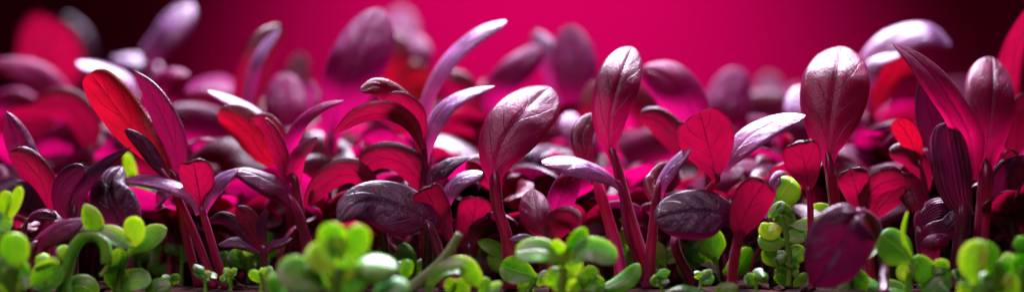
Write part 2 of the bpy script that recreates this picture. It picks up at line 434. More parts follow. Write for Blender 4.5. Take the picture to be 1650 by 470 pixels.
plant('seedling with two dark red leaves arching over like a bridge, undersides showing', .4, 618, [
    stem([(620, 400), (612, 345), (605, 318)], 7, 6, 'dkstem'),
    stem([(690, 400), (692, 345)], 7, 6, 'dkstem', bx=688),
    L_([(694, 355), (682, 300), (648, 264), (610, 256), (578, 278)], 58, e=-30, e1=-25, mat='crimson', c=.5, cup=.4),
    L_([(606, 335), (592, 298), (562, 281), (525, 296), (490, 334)], 52, e=-35, e1=-30, mat='crimson', c=.5, tip=.7, cup=.35)])
plant('seedling whose stem arches into a lavender leaf bending down, below the white tipped leaves', .2, 507, [
    stem([(498, 400), (480, 345), (468, 318)], 9, 8),
    L_([(474, 330), (455, 302), (425, 286), (400, 276), (374, 272)], 52, e=48, e1=55, c=.5, pet=.4, tip=.6, cup=.35, mat='plum', nu=24, nv=36)])
plant('seedling with round red leaf between two sideways lavender leaves', 0, 364, [
    stem([(345, 405), (326, 340)], 7, 6),
    L_([(326, 345), (321, 312), (316, 285, -.1), (312, 262, -.24), (311, 255, -.22)], 58, e=-18, e1=-12, mat='red', c=.62, pet=.2, cup=.12, label='round red leaf'),
    L_([(322, 345), (306, 312), (272, 293), (235, 285), (200, 287)], 41, e=56, e1=64, mat='pale', c=.6, pet=.3, cup=.3),
    L_([(328, 345), (336, 312), (354, 288), (384, 271)], 37, e=54, mat='pale', c=.6, pet=.3, tip=.7)])
plant('seedling with glowing scarlet oval leaf and narrow textured purple leaf tipped white', .3, 322, [
    stem([(305, 400), (290, 330), (284, 285)], 7, 6),
    L_([(286, 300), (252, 248), (208, 200), (166, 145, -.2), (146, 119, -.4)], 74, e=-15, e1=-15, az=12, mat='scarlet', c=.62, pet=.18, cup=.32, label='glowing scarlet oval leaf', nu=28, nv=40),
    L_([(289, 300), (284, 250), (268, 200), (242, 148), (215, 113)], 52, e=8, e1=15, az=-14, mat='plum', c=.45, pet=.3, tip=.9, cup=.25, fold=.15, label='narrow textured purple leaf', nu=28, nv=40)])
plant('seedling with short dark finger bud in front of the scarlet oval leaf', .1, 346, [
    stem([(318, 390), (285, 315), (262, 275)], 7, 6),
    L_([(268, 285), (246, 256), (226, 230), (201, 208)], 30, e=15, az=-15, mat='dark', c=.5, pet=.6, tip=.6, cup=.4)])
plant('seedling with long dark purple leaf bent like an elbow above the green shoots', .1, 118, [
    stem([(118, 400), (119, 345)], 8, 8, 'dkstem'),
    L_([(119, 360), (122, 318), (141, 285), (172, 258), (212, 236)], 30, e=18, e1=40, mat='dark', c=.35, pet=.6, tip=.85, cup=.3, nu=24, nv=36),
    L_([(117, 360), (96, 325), (104, 290, -.05), (134, 268, -.1)], 42, e=0, mat='dark', c=.5, az=-20)])
plant('seedling with broad blackish purple leaf held upright above the pale green arch', .3, 207, [
    stem([(207, 420), (205, 385)], 8, 7, 'dkstem'),
    L_([(206, 400), (202, 368), (180, 325), (176, 292, .1), (196, 266, .3)], 86, e=8, e1=25, mat='dark', c=.45, pet=.15, tip=.6, cup=.35, groove=.08, nu=28, nv=40)])
plant('low seedling with blunt frosted lavender purple leaf leaning over green shoots', -.6, 55, [
    stem([(48, 420), (52, 398)], 8, 7, 'dkstem'),
    L_([(52, 408), (66, 384), (98, 364), (134, 352)], 50, e=42, e1=52, mat='plum', c=.55, pet=.5, tip=.5, cup=.35, nu=24, nv=36)])
plant('low seedling with ribbed purple bud like a pumpkin seed', -.2, 38, [
    stem([(38, 380), (45, 354)], 5, 5, 'dkstem'),
    L_([(44, 356), (54, 346), (72, 342), (92, 350)], 25, e=25, mat='husk', c=.5, pet=.5, cup=.6)])
plant('seedling with crumpled purple leaf standing near the lowest ribbed bud, dark leaves below it', .5, 84, [
    stem([(82, 400), (75, 330)], 9, 8),
    L_([(74, 340), (52, 280), (30, 228), (10, 180)], 52, e=5, e1=15, az=10, mat='plum', c=.6, tip=.7, cup=.3, wav=.09, fold=.2, nu=28, nv=40),
    L_([(78, 350), (70, 300, -.2), (42, 262, -.3), (14, 246, -.3)], 50, e=-10, mat='crimson', c=.6, cup=.3),
    L_([(80, 360), (50, 330, -.2), (20, 310, -.3), (-15, 320, -.4)], 54, e=15, mat='dark', c=.55)])
plant('small dark seedling with five short narrow leaves opening like a star', .3, 430, [
    stem([(427, 430), (424, 400)], 6, 5, 'dkstem'),
    L_([(425, 408), (402, 394), (378, 388), (351, 394)], 25, e=38, mat='dark', c=.5, tip=.6),
    L_([(426, 405), (440, 393), (455, 388), (471, 383)], 20, e=45, mat='dark', c=.5, tip=.8),
    L_([(423, 405), (410, 378), (398, 352), (382, 332)], 38, e=-10, az=15, mat='red', c=.62, tip=.6),
    L_([(421, 405), (388, 368), (360, 350), (338, 356)], 26, e=10, mat='dark', c=.5),
    L_([(426, 405), (420, 372), (424, 350), (433, 338)], 20, e=0, mat='dark', c=.5)])
plant('seedling with white tipped forked leaves, one curved far out like a beak', 0.3, 500, [
    stem([(492, 390), (480, 320), (474, 285)], 9, 7),
    L_([(478, 310), (472, 275), (480, 245), (511, 220)], 36, e=28, e1=40, az=-20, mat='purple', c=.5, pet=.4, tip=.65),
    L_([(474, 300, .2), (465, 242, .2), (482, 198, .2), (515, 172, .2), (554, 161, .2)], 30, e=40, e1=50, az=-10, mat='mauve', c=.5, pet=.4, tip=.65),
    L_([(470, 300, .1), (455, 260, .1), (440, 220, .1), (424, 190, .1)], 30, e=5, mat='red', c=.5)])
plant('seedling with pale beaked leaf over folded scarlet leaves, just out of focus', 1.3, 470, [
    stem([(470, 380), (462, 300), (455, 255)], 8, 7),
    L_([(458, 270), (440, 218), (410, 184), (378, 162), (335, 145)], 44, e=54, e1=62, mat='pale', c=.5, pet=.4, tip=.7),
    L_([(455, 275, -.2), (425, 250, -.3), (395, 208, -.3), (352, 178, -.3)], 66, e=-25, e1=-10, mat='scarlet', c=.6, cup=.35),
    L_([(457, 265, -.3), (446, 225, -.4), (430, 200, -.4), (408, 190, -.4)], 36, e=-15, mat='red', c=.55)])
plant('tall seedling with upright oval mauve leaf standing behind the ribbed folded leaf', .3, 1582, [
    stem([(1582, 390), (1586, 330), (1589, 280)], 14, 11),
    L_([(1589, 300), (1588, 255), (1596, 190, .1), (1601, 135, .28), (1601, 90, .78)], 90, e=0, e1=22, az=8, c=.56, pet=.26, cup=.2, groove=.028, nu=30, nv=44)])
plant('seedling with ribbed folded dark leaf under a long pointed frosted purple leaf', 0, 1540, [
    stem([(1545, 410), (1552, 340)], 14, 12, 'dkstem'),
    L_([(1570, 290, .2), (1562, 215, .15), (1526, 150, .05), (1482, 100, .1), (1438, 67, .2)], 76, e=44, e1=58, az=0, mat='purple', c=.45, pet=.3, tip=.85, cup=.2, fold=.15, label='long pointed frosted leaf', nu=28, nv=40),
    L_([(1558, 350), (1546, 310), (1538, 260), (1527, 196)], 80, e=0, mat='husk', c=.55, pet=.5, tip=.35, cup=.7, label='ribbed folded dark leaf', nu=28, nv=40),
    L_([(1556, 300, .4), (1525, 245, .4), (1500, 190, .4), (1487, 120, .4)], 56, e=-5, az=-15, mat='dark', c=.5, tip=.7)])
plant('seedling with two tiny red leaves, upper one glowing, between the broad and pointed leaves', .7, 1497, [
    stem([(1496, 380), (1490, 300), (1482, 262)], 7, 5),
    L_([(1482, 268), (1474, 240), (1461, 215, -.15), (1445, 193, -.3)], 42, e=-10, az=-10, mat='scarlet', c=.6, pet=.2),
    L_([(1492, 320), (1488, 278), (1468, 250), (1433, 243)], 42, e=-15, e1=10, mat='crimson', c=.6, cup=.3)])
plant('seedling with two funnel shaped red leaves cut flat and pale along the top', .2, 1402, [
    stem([(1398, 400), (1393, 340)], 9, 7),
    L_([(1391, 350), (1382, 312), (1375, 288, -.14), (1370, 272, -.16)], 56, e=-20, e1=-25, mat='crimson', c=.72, tip=.3, cup=.25),
    L_([(1394, 352), (1400, 316), (1420, 296), (1458, 287)], 52, e=-32, e1=-25, mat='crimson', c=.65, cup=.35),
    L_([(1396, 360, .2), (1430, 320, .2), (1462, 300, .2), (1480, 340, .1)], 50, e=-10, mat='crimson', c=.5)])
plant('seedling with the largest drooping blackish leaf hanging tip down before green shoots', -1.4, 1424, [
    stem([(1424, 420, .5), (1410, 360, .5), (1385, 340, .3)], 9, 8, 'dkstem'),
    L_([(1392, 343, .2), (1374, 352), (1352, 396), (1328, 436), (1310, 460, .1)], 110, e=20, e1=8, mat='dark', c=.42, pet=.12, tip=.55, cup=.10, groove=.05, nu=30, nv=44)])
plant('short seedling with pale topped purple bud standing alone by round green leaves', -.3, 1508, [
    stem([(1508, 440), (1507, 425)], 7, 7, 'dkstem'),
    L_([(1507, 440), (1502, 412), (1506, 388, -.05), (1528, 376, .1)], 40, e=15, e1=45, mat='purple', c=.55, pet=.3, cup=.4)])
plant('seedling with crumpled coiled dark leaf, pale scaly patch on its bend', .3, 1500, [
    stem([(1488, 420), (1482, 375)], 8, 7, 'dkstem'),
    L_([(1482, 385), (1488, 350), (1515, 332), (1545, 345), (1552, 385)], 46, e=30, e1=10, mat='husk', c=.5, cup=.5, wav=.1),
    L_([(1484, 390, -.2), (1500, 372, -.3), (1530, 365, -.3), (1555, 330, -.2)], 36, e=10, mat='dark', c=.5, wav=.1)])
plant('dark seedling with drooping crimson leaves in the shade below the upright oval mauve leaf', .6, 1640, [
    stem([(1636, 400), (1628, 350)], 10, 9, 'dkstem'),
    L_([(1628, 380), (1612, 330), (1624, 285), (1660, 255)], 56, e=0, az=20, mat='dark', c=.5),
    L_([(1630, 390), (1645, 330), (1640, 280), (1625, 240)], 50, e=-5, mat='crimson', c=.55)])
plant('blurred seedling with tall scarlet leaf folded upright at the picture edge', 2.2, 1640, [
    stem([(1636, 380), (1634, 260)], 9, 7),
    L_([(1634, 280), (1626, 190), (1634, 100, -.5), (1662, 8, -1.2)], 56, e=-10, az=25, mat='red', c=.55, tip=.7),
    L_([(1634, 260), (1618, 180), (1610, 130), (1596, 92)], 34, e=15, mat='red', c=.6),
    L_([(1634, 270, -.8), (1640, 210, -1), (1646, 170, -1), (1662, 150, -1)], 36, e=-20, mat='red', c=.5)])

# ------------------------------------------------------------------ out of focus seedlings behind, each a look of its own
plant('far blurred seedling with broad glowing scarlet leaf against the dark corner', 8, 90, [
    stem([(88, 300), (86, 200)], 8, 7),
    L_([(86, 210), (72, 150), (74, 95, -.9), (88, 36, -2.0)], 118, e=-10, mat='red', c=.5, pet=.2, cup=.2),
    L_([(88, 220, .6), (120, 150, .6), (125, 80, .6), (100, 25, .8)], 60, e=0, mat='dark', c=.5)])
plant('blurred seedling with long mauve leaf arching below the far scarlet leaf', 4, 110, [
    stem([(108, 320), (104, 210)], 8, 7),
    L_([(104, 225), (96, 165), (58, 118), (-10, 98)], 58, e=25, e1=35, mat='mauve', c=.5),
    L_([(104, 230, .3), (60, 190, .4), (20, 165, .4), (-20, 170, .4)], 60, e=10, mat='mauve', c=.5)])
plant('blurred seedling with upright white lavender leaf standing highest before the dark corner', 5.5, 232, [
    stem([(231, 300), (228, 120)], 7, 6),
    L_([(227, 135), (238, 88), (270, 45), (304, 4, .3)], 59, e=36, e1=42, az=-8, mat='pale', c=.65, pet=.4, tip=.45),
    L_([(230, 150), (245, 112), (225, 95), (180, 92)], 41, e=54, mat='pale', c=.55)])
plant('blurred seedling with dusty lavender leaf stretched sideways behind the scarlet oval leaf', 3.2, 228, [
    stem([(227, 330), (226, 165)], 7, 6),
    L_([(226, 180), (195, 128), (160, 108), (124, 99)], 54, e=54, e1=62, mat='pale', c=.5),
    L_([(227, 190), (250, 140), (272, 118), (305, 120)], 36, e=40, mat='mauve', c=.5)])
plant('blurred seedling with red arched leaf and pale leaf, low between purple leaves', 2.6, 150, [
    stem([(150, 330), (146, 240)], 7, 6),
    L_([(146, 255), (134, 196), (100, 168), (52, 172)], 60, e=-22, e1=-10, mat='red', c=.5),
    L_([(146, 250), (120, 195, .3), (92, 160, .3), (50, 158, .3)], 40, e=40, mat='mauve', c=.5)])
plant('blurred seedling with wide lavender leaf rolling over at its top', 4, 345, [
    stem([(344, 320), (342, 230)], 8, 7),
    L_([(342, 245), (334, 190), (336, 142), (350, 118, .9)], 90, e=10, e1=45, mat='mauve', c=.65, pet=.25, tip=.35)])
plant('blurred seedling with tall red leaf lit white along one edge', 2.8, 392, [
    stem([(392, 320), (393, 215)], 7, 6),
    L_([(393, 225), (404, 160), (424, 92), (456, 42, .2)], 66, e=5, az=38, mat='red', c=.6, pet=.3, cup=.35),
    L_([(393, 230, -.2), (398, 160, -.3), (414, 95, -.3), (448, 46, -.1)], 29, e=49, az=-20, mat='pale', c=.6)])  # narrow pale strip added along the red leaf to draw its lit edge
plant('blurred seedling with dull mauve oval leaf and pale bud beside it', 3, 465, [
    stem([(464, 330), (462, 220)], 8, 6),
    L_([(462, 235), (460, 180), (456, 116, .4)], 74, e=0, e1=15, mat='mauve', c=.55, pet=.2),
    L_([(464, 225, .4), (485, 175, .5), (500, 130, .5)], 41, e=44, mat='pale', c=.6),
    L_([(464, 225, 2), (472, 150, 2), (485, 85, 2.2)], 56, e=0, mat='red', c=.55)])
plant('blurred seedling with the tallest broad mauve paddle leaf behind the arching red leaves', 2.3, 535, [
    stem([(534, 330), (532, 230)], 9, 8),
    L_([(532, 250), (540, 180), (572, 95), (612, 12, .5)], 106, e=4, e1=20, az=-5, mat='mauve', c=.62, pet=.2, cup=.3, nu=24, nv=36)])
plant('far blurred pink seedling with round leaf rising behind the tallest paddle leaf', 8, 645, [
    stem([(645, 300), (642, 120)], 7, 6),
    L_([(642, 140), (642, 80), (645, 10, .6)], 72, e=0, e1=20, mat='mauve', c=.6),
    L_([(642, 140), (615, 90), (600, 40, .6)], 60, e=0, mat='red', c=.6)])
plant('blurred seedling with white thumb leaf over scarlet leaves behind the long white leaf', 5, 670, [
    stem([(668, 300), (660, 140)], 8, 7),
    L_([(664, 160), (668, 115), (678, 85), (668, 54, .3)], 40, e=30, e1=40, mat='mauve', c=.65),
    L_([(660, 170, .2), (650, 120, .2), (632, 90, .2), (600, 62, .3)], 80, e=-5, mat='scarlet', c=.55),
    L_([(662, 180, -.2), (672, 130, -.2), (690, 110, -.2)], 60, e=-10, mat='scarlet', c=.6)])
plant('seedling with long slim white leaf sweeping up against the bright backdrop', 1.3, 682, [
    stem([(681, 350), (678, 190)], 7, 6),
    L_([(679, 205), (690, 150), (722, 95), (766, 55), (816, 32)], 44, e=46, e1=54, az=-25, mat='pale', c=.7, pet=.5, tip=.5, cup=.15)])
plant('blurred seedling with dark mauve leaf leaning beside the long white leaf', 3.3, 772, [
    stem([(771, 330), (772, 190)], 8, 7),
    L_([(772, 205), (792, 155), (828, 112), (874, 74, .25)], 56, e=0, e1=15, az=-12, mat='mauve', c=.6),
    L_([(772, 210), (760, 160), (745, 130), (720, 118)], 36, e=20, mat='red', c=.6)])
plant('blurred seedling with broad mauve leaf and pale thumb leaf behind the paddle leaf', 3.6, 928, [
    stem([(928, 330), (928, 200)], 8, 7),
    L_([(928, 220), (930, 130), (917, 40, .4)], 78, e=0, e1=18, mat='mauve', c=.6, pet=.25),
    L_([(926, 230, .2), (905, 150, .3), (890, 95, .3), (862, 50, .4)], 51, e=34, e1=47, az=-10, mat='pale', c=.65),
    L_([(928, 230, -.4), (955, 175, -.5), (965, 130, -.4)], 50, e=0, mat='red', c=.6)])
plant('blurred seedling with little lavender bud leaf behind the leaning paddle leaf', 2.4, 925, [
    stem([(925, 330), (924, 230)], 6, 5),
    L_([(924, 245), (922, 210), (918, 180, .2)], 44, e=29, e1=47, mat='pale', c=.6),
    L_([(925, 260), (945, 235), (960, 205, .2)], 34, e=10, mat='mauve', c=.6)])
plant('seedling with mottled pink leaf arching behind the red dome leaf', 1.7, 1140, [
    stem([(1142, 340), (1140, 250)], 8, 7),
    L_([(1140, 265), (1122, 190), (1086, 132), (1036, 106, .2)], 84, e=0, e1=22, az=5, mat='mauve', c=.6, cup=.3, nu=24, nv=36),
    L_([(1138, 270, -.4), (1100, 230, -.5), (1062, 195, -.5), (1030, 185, -.5)], 50, e=0, mat='crimson', c=.5)])
plant('blurred seedling with round topped dark mauve leaf behind the silvery leaf', 3.8, 1168, [
    stem([(1168, 330), (1166, 230)], 8, 7),
    L_([(1166, 245), (1168, 180), (1192, 108, .4)], 76, e=0, e1=25, mat='mauve', c=.6, pet=.25)])
plant('far blurred seedling with dim pink leaves beyond the silvery leaf', 7.5, 1245, [
    stem([(1245, 300), (1244, 210)], 8, 7),
    L_([(1244, 220), (1246, 170), (1240, 116, .4)], 62, e=0, e1=20, mat='wine', c=.6),
    L_([(1244, 220), (1280, 175), (1295, 135, .5)], 50, e=20, mat='mauve', c=.6)])
plant('blurred seedling with white bud leaf peeping out beside the broadest purple leaf', 2.8, 1275, [
    stem([(1275, 330), (1275, 200)], 6, 5),
    L_([(1275, 215), (1282, 180), (1292, 138, .3)], 44, e=39, mat='pale', c=.6),
    L_([(1275, 240), (1240, 205, .2), (1205, 190, .2)], 46, e=35, mat='mauve', c=.5)])
plant('blurred seedling with big pale lavender leaf bent over a scarlet leaf in the dark corner', 2.8, 1415, [
    stem([(1415, 330), (1400, 150)], 8, 7),
    L_([(1400, 165), (1404, 108), (1442, 62), (1496, 48), (1534, 72, .1)], 71, e=42, e1=50, mat='pale', c=.55, pet=.35, tip=.5),
    L_([(1404, 185, -.3), (1420, 135, -.3), (1448, 108, -.3), (1486, 112, -.3)], 66, e=-25, e1=-10, mat='scarlet', c=.55),
    L_([(1402, 180, -.3), (1396, 140, -.4), (1410, 100, -.4), (1450, 86, -.4)], 32, e=54, mat='pale', c=.5)])
plant('blurred seedling with large lavender leaf lying low behind the funnel shaped leaves', 2.2, 1480, [
    stem([(1480, 380), (1476, 310)], 8, 7),
    L_([(1478, 322), (1440, 282), (1398, 258), (1340, 248)], 78, e=30, e1=40, mat='mauve', c=.5),
    L_([(1478, 320, .3), (1420, 230, .5), (1400, 190, .6)], 60, e=10, mat='mauve', c=.55)])

# ------------------------------------------------------------------ the crowd behind: prototypes, then copies
def proto(seed, hgt, nl, mats):
    r = random.Random(seed)
    root = empty('beet_seedling', Vector((0, 0, 0)), '', 'seedling')
    lean = Vector((r.uniform(-.25, .25), r.uniform(-.2, .2), 1)) * hgt
    top = Vector((lean.x, lean.y, hgt * .62))
    link('stem', stem_mesh([Vector((0, 0, 0)), Vector((lean.x * .25, lean.y * .3, hgt * .3)), top], .065, .05, 'stem', nu=8, n=12, seed=seed), root)
    for k in range(2):
        ox, oy = r.uniform(-.5, .5), r.uniform(-.3, .3); t2 = top * r.uniform(.9, 1.15)
        link('stem', stem_mesh([Vector((ox, oy, 0)), Vector((ox * 1.1, oy, hgt * .25)), Vector((ox * .8 + t2.x * .3, oy * .5, hgt * .5)), t2], .036, .026, r.choice(('stem', 'stem', 'pink')), nu=8, n=12, seed=seed + k), root)
    for k in range(nl):
        a = 2 * math.pi * k / nl + r.uniform(-.5, .5)
        d = Vector((math.cos(a), math.sin(a) * .6, 0)); up = r.uniform(.45, 1.0)
        ln = hgt * r.uniform(.42, .58)
        q0 = top - Vector((0, 0, .05)); q1 = q0 + d * ln * .22 + Vector((0, 0, ln * .45 * up)); q2 = q0 + d * ln * .6 + Vector((0, 0, ln * .8 * up))
        q3 = q0 + d * ln * 1.0 + Vector((0, 0, ln * (.95 if up > .7 else .6) * up))
        link('leaf', leaf_mesh([q0, q1, q2, q3], ln * r.uniform(.46, .66), e=r.uniform(-10, 50), az=r.uniform(-40, 40), mat=r.choice(mats),
                               c=r.uniform(.5, .65), pet=.2, nu=10, nv=16, seed=seed * 7 + k), root)
    return root

def dup(root):
    r = root.copy(); COL.objects.link(r)
    for ch in root.children:
        c = ch.copy(); COL.objects.link(c); c.parent = r
    return r

protos = [(proto(101 + i, 2.6, nl, ms), False) for i, (nl, ms) in enumerate([
    (4, ['wine', 'crimson', 'mauve']), (4, ['wine', 'crimson']), (4, ['red', 'mauve', 'wine']), (5, ['wine', 'crimson']),
    (5, ['dark', 'crimson']), (4, ['red', 'wine', 'crimson']), (5, ['wine', 'dark', 'red']), (5, ['crimson', 'dark', 'wine'])])]
used = set()
def filler(x, Y, ytop, k, label, group):
    root = protos[k][0]
    o = root if k not in used else dup(root)
    used.add(k)
    b = P(x, ground_y(Y), Y); b.z = -.04
    o.location = b * S
    hgt = CAMZ - (ytop - 235) * px(Y)
    s = max(.4, hgt / 2.6)
    sx = min(1.45, s * 1.4)
    o.scale = (sx, sx, s); o.rotation_euler = (0, 0, rnd.uniform(-.7, .7) + (math.pi if rnd.random() < .5 else 0))
    o['label'] = label; o['group'] = group

i = 0
for row, (Y, step, lo, hi) in enumerate([(1.35, 50, 265, 370), (1.9, 50, 240, 350), (2.2, 42, 220, 330), (3.4, 42, 170, 290), (5.2, 44, 160, 265), (7.5, 60, 150, 235), (10.5, 70, 150, 225)]):
    x = -40 + row * 17
    while x < 1700:
        t = rnd.uniform(lo, hi)
        if row < 3: lb = 'short crimson seedling filling the shade close behind the sharp plants'; gp = 'short seedlings close behind the sharp plants'
        elif row < 5: lb = 'blurred crimson and mauve seedling in the crowd behind the sharp plants'; gp = 'blurred seedlings in the crowd'
        else: lb = 'tiny far seedling melting into the magenta blur before the backdrop'; gp = 'far seedlings before the backdrop'
        filler(x + rnd.uniform(-14, 14), Y + rnd.uniform(-.5, .7), t, rnd.choice((1, 3, 4, 6, 7)) if row < 3 else rnd.choice((0, 1, 2, 3, 5, 6)), lb, gp)
        i += 1; x += step * rnd.uniform(.8, 1.25)

# ------------------------------------------------------------------ green shoots
grr = random.Random(21)
def F(pts, w, mat='green', t=None, **k):
    k.setdefault('c', grr.uniform(.48, .62)); k.setdefault('pet', .22); k.setdefault('cup', grr.choice((-.3, -.15, .12, .25))); k.setdefault('wav', .06)
    k['e'] = k.get('e', 20) + grr.uniform(-14, 18); k.setdefault('az', grr.uniform(-35, 35)); k.setdefault('tip', grr.uniform(.42, .62))
    return ('leaf', pts, w * 1.06, dict(k, mat=mat, thick=(t * .38 if t else max(1.1, w * .04)), nu=26, nv=22))
def gs(pts, r=4, mat='gstem', bx=None): return stem(pts, r, r * .9, mat, bx)
def green(label, Y, bx, parts, **k): return plant(label, Y, bx, parts, name='green_seedling', cat='green shoot', **k)

green('pale lime shoot with tiny paddle tips reaching up at the picture edge', -1, 4, [
    gs([(4, 420), (8, 372)], 8), F([(12, 352), (22, 328), (33, 300)], 20, 'lime', pet=.6), F([(10, 345), (8, 325), (14, 308)], 24, 'lime'),
    F([(6, 385), (2, 362), (6, 340)], 34, 'mint'), F([(4, 360), (-8, 340), (-14, 318)], 24, 'lime')])
green('bright lime shoot with fat rounded leaves below the pale lime tips', -1.6, 20, [
    gs([(22, 460), (24, 430)], 8), F([(30, 440), (22, 410), (18, 374)], 48, 'lime', t=9), F([(24, 455), (8, 440), (-14, 418)], 44, 'green', t=7),
    F([(26, 478), (30, 448), (50, 446)], 44, 'green', t=8), F([(16, 478), (8, 455), (2, 430)], 40, 'lime', t=8), F([(30, 476), (34, 462), (44, 452)], 16, 'lime', t=5)])
green('pale green shoot whose thick stalk arches over like a hook', -.9, 102, [
    gs([(106, 440), (116, 405), (134, 382), (155, 380), (170, 396), (172, 425)], 10),
    F([(150, 382), (168, 374), (190, 384), (210, 398)], 30, 'mint', e=45, e1=35), F([(216, 398), (218, 378), (213, 348)], 34, 'lime', e=0, t=4),
    F([(160, 392), (152, 365), (136, 328)], 32, 'green', tip=.8, e=0), F([(108, 425), (104, 410), (96, 396)], 24, 'lime', t=5),
    F([(176, 430), (186, 415), (190, 400)], 18, 'green')])
green('shoot with cupped round leaf and bead like buds beneath the hooked stalk', -1, 72, [
    gs([(74, 460), (74, 452)], 5), F([(50, 464), (72, 448), (101, 428)], 46, 'green', e=10, cup=-.5), F([(48, 455), (66, 462), (100, 446)], 22, 'deep', e=60),
    F([(80, 428), (70, 420), (58, 414)], 26, 'lime', t=9), F([(70, 425), (84, 422), (96, 428)], 18, 'green'), F([(40, 470), (38, 462), (36, 456)], 14, 'green', t=6)])
green('shoot with large pointed glossy green leaf and small cupped leaf', -.7, 192, [
    gs([(194, 440), (204, 412)], 6), F([(204, 412), (222, 396), (246, 380), (269, 367)], 38, 'green', e=15, az=-10, tip=.65),
    F([(160, 444), (178, 436), (202, 420)], 26, 'deep', e=25, cup=-.5), F([(186, 470), (188, 448), (200, 432)], 44, 'green', e=0),
    F([(180, 478), (205, 455), (244, 450)], 44, 'green', e=25), F([(160, 480), (135, 462), (100, 462)], 40, 'green', e=30),
    F([(230, 482), (250, 465), (275, 458)], 34, 'deep'), F([(196, 425), (192, 412), (196, 400)], 20, 'green')])
green('blurred olive green shoot with one wide leaf behind the pointed glossy leaf', 1.2, 230, [
    gs([(228, 440), (224, 420)], 4), F([(222, 418), (245, 408), (276, 436)], 50, 'green', e=15), F([(222, 425), (212, 400), (208, 380)], 36, 'deep', e=0)])
green('blurred lime bud behind the broad blackish purple leaf', 1.6, 222, [
    gs([(222, 400), (224, 350)], 5), F([(224, 362), (232, 335), (226, 298)], 48, 'green', e=0), F([(220, 330), (210, 290), (203, 246)], 26, 'lime', e=0)])
green('big blurred lime shoot crowned with fat round leaves in front of everything', -2.3, 540, [
    gs([(540, 470), (545, 430)], 10), F([(540, 415), (536, 390), (530, 358)], 46, 'lime', t=8, e=5), F([(560, 420), (572, 395), (582, 362)], 42, 'lime', t=8, az=20, e=10),
    F([(552, 412), (545, 395), (548, 378)], 34, 'green', t=8), F([(545, 432), (520, 418), (498, 396)], 56, 'lime', t=10, e=25),
    F([(530, 462), (495, 450), (448, 428)], 58, 'green', t=11, e=25), F([(500, 470), (505, 448), (490, 428)], 36, 'green', t=9),
    F([(560, 440), (590, 425), (642, 434)], 64, 'green', t=11, e=32), F([(548, 455), (560, 435), (555, 415)], 34, 'lime', t=10),
    F([(530, 482), (556, 458), (590, 452)], 46, 'green', t=9), F([(600, 485), (625, 468), (660, 462)], 44, 'mint', t=9),
    F([(470, 490), (450, 472), (436, 440)], 30, 'green', t=8), F([(535, 452), (534, 440), (530, 428)], 16, 'lime', t=7)])
green('green shoot with bent leaf like a saddle under the fibrous grey stalk', -1.2, 690, [
    gs([(690, 465), (692, 458)], 6), F([(688, 468), (712, 436), (748, 430), (776, 462)], 34, 'green', e=25, pet=.4),
    F([(652, 455), (653, 438), (660, 418)], 20, 'green', e=0, t=5), F([(650, 468), (630, 455), (612, 458)], 30, 'mint'),
    F([(735, 480), (742, 464), (738, 448)], 30, 'green'), F([(770, 478), (782, 462), (784, 446)], 18, 'green', t=5), F([(760, 485), (790, 470), (808, 454)], 22, 'mint'),
    F([(720, 478), (728, 462), (722, 448)], 24, 'deep')])
plant('fibrous grey green cut stalk leaning above the saddle shaped leaf', -1.1, 640, [
    stem([(668, 458), (700, 432), (724, 405), (741, 376)], 10, 6, 'gray')], name='cut_stalk', cat='stalk')
green('dim green shoot with one long leaf lying behind the big lime shoot', .8, 600, [
    gs([(602, 440), (606, 412)], 4), F([(604, 415), (628, 398), (660, 424)], 28, 'deep', e=20), F([(604, 420), (590, 408), (578, 410)], 22, 'deep')])
green('green shoot with narrow leaves spreading around the stem of the leaning paddle leaf', .5, 812, [
    gs([(815, 440), (820, 425)], 4), F([(822, 428), (800, 402), (770, 388)], 24, 'green', e=10), F([(825, 425), (838, 405), (850, 380)], 28, 'green', e=0),
    F([(815, 440), (800, 425), (790, 405)], 24, 'green', e=0)])
green('green shoot with large plump leaves, one bluish, at the foot of the frosted low seedling', -1.4, 905, [
    gs([(905, 455), (908, 430)], 7), F([(908, 425), (875, 405), (830, 408)], 46, 'green', t=8, e=30), F([(910, 425), (925, 395), (943, 366)], 32, 'green', t=6, e=0),
    F([(915, 425), (950, 402), (994, 418)], 40, 'mint', t=8, e=30), F([(908, 430), (900, 408), (892, 386)], 30, 'lime', e=0),
    F([(905, 450), (918, 425), (915, 395)], 40, 'lime', e=5), F([(898, 470), (895, 450), (880, 440)], 36, 'green'), F([(915, 470), (912, 452), (920, 436)], 30, 'lime')])
green('low shoot with smooth scoop shaped green leaf beneath the leaning paddle stem', -.6, 850, [
    gs([(858, 455), (862, 445)], 5), F([(866, 446), (838, 438), (806, 428)], 42, 'green', e=10, cup=-.4, t=6), F([(860, 470), (846, 460), (838, 452)], 26, 'green'),
    F([(865, 460), (880, 446), (900, 448)], 24, 'deep')])
green('little bright shoot with two oval leaves opening like a beak near the soil', -.9, 938, [
    gs([(938, 466), (940, 462)], 4), F([(938, 466), (945, 450), (960, 430)], 28, 'green', e=0, t=4), F([(940, 470), (958, 460), (976, 460)], 30, 'green', e=20, t=5),
    F([(938, 472), (925, 458), (910, 452)], 32, 'green', e=10)])
green('shoot with one long tongue shaped glossy leaf rising by the twin crimson stems', -.7, 970, [
    gs([(968, 470), (972, 462)], 7), F([(968, 466), (990, 460), (1012, 446), (1030, 424)], 34, 'green', e=30, t=7, pet=.5)])
green('blurred yellow green shoot with scattered leaves behind the bright magenta stem', 1.5, 945, [
    gs([(945, 420), (940, 390)], 4), F([(940, 380), (908, 350), (922, 318)], 32, 'green'), F([(940, 395), (950, 370), (945, 345)], 40, 'green', e=0),
    F([(975, 420), (1000, 400), (1000, 352)], 32, 'lime', e=0), F([(940, 400), (965, 385), (980, 365)], 32, 'deep')])
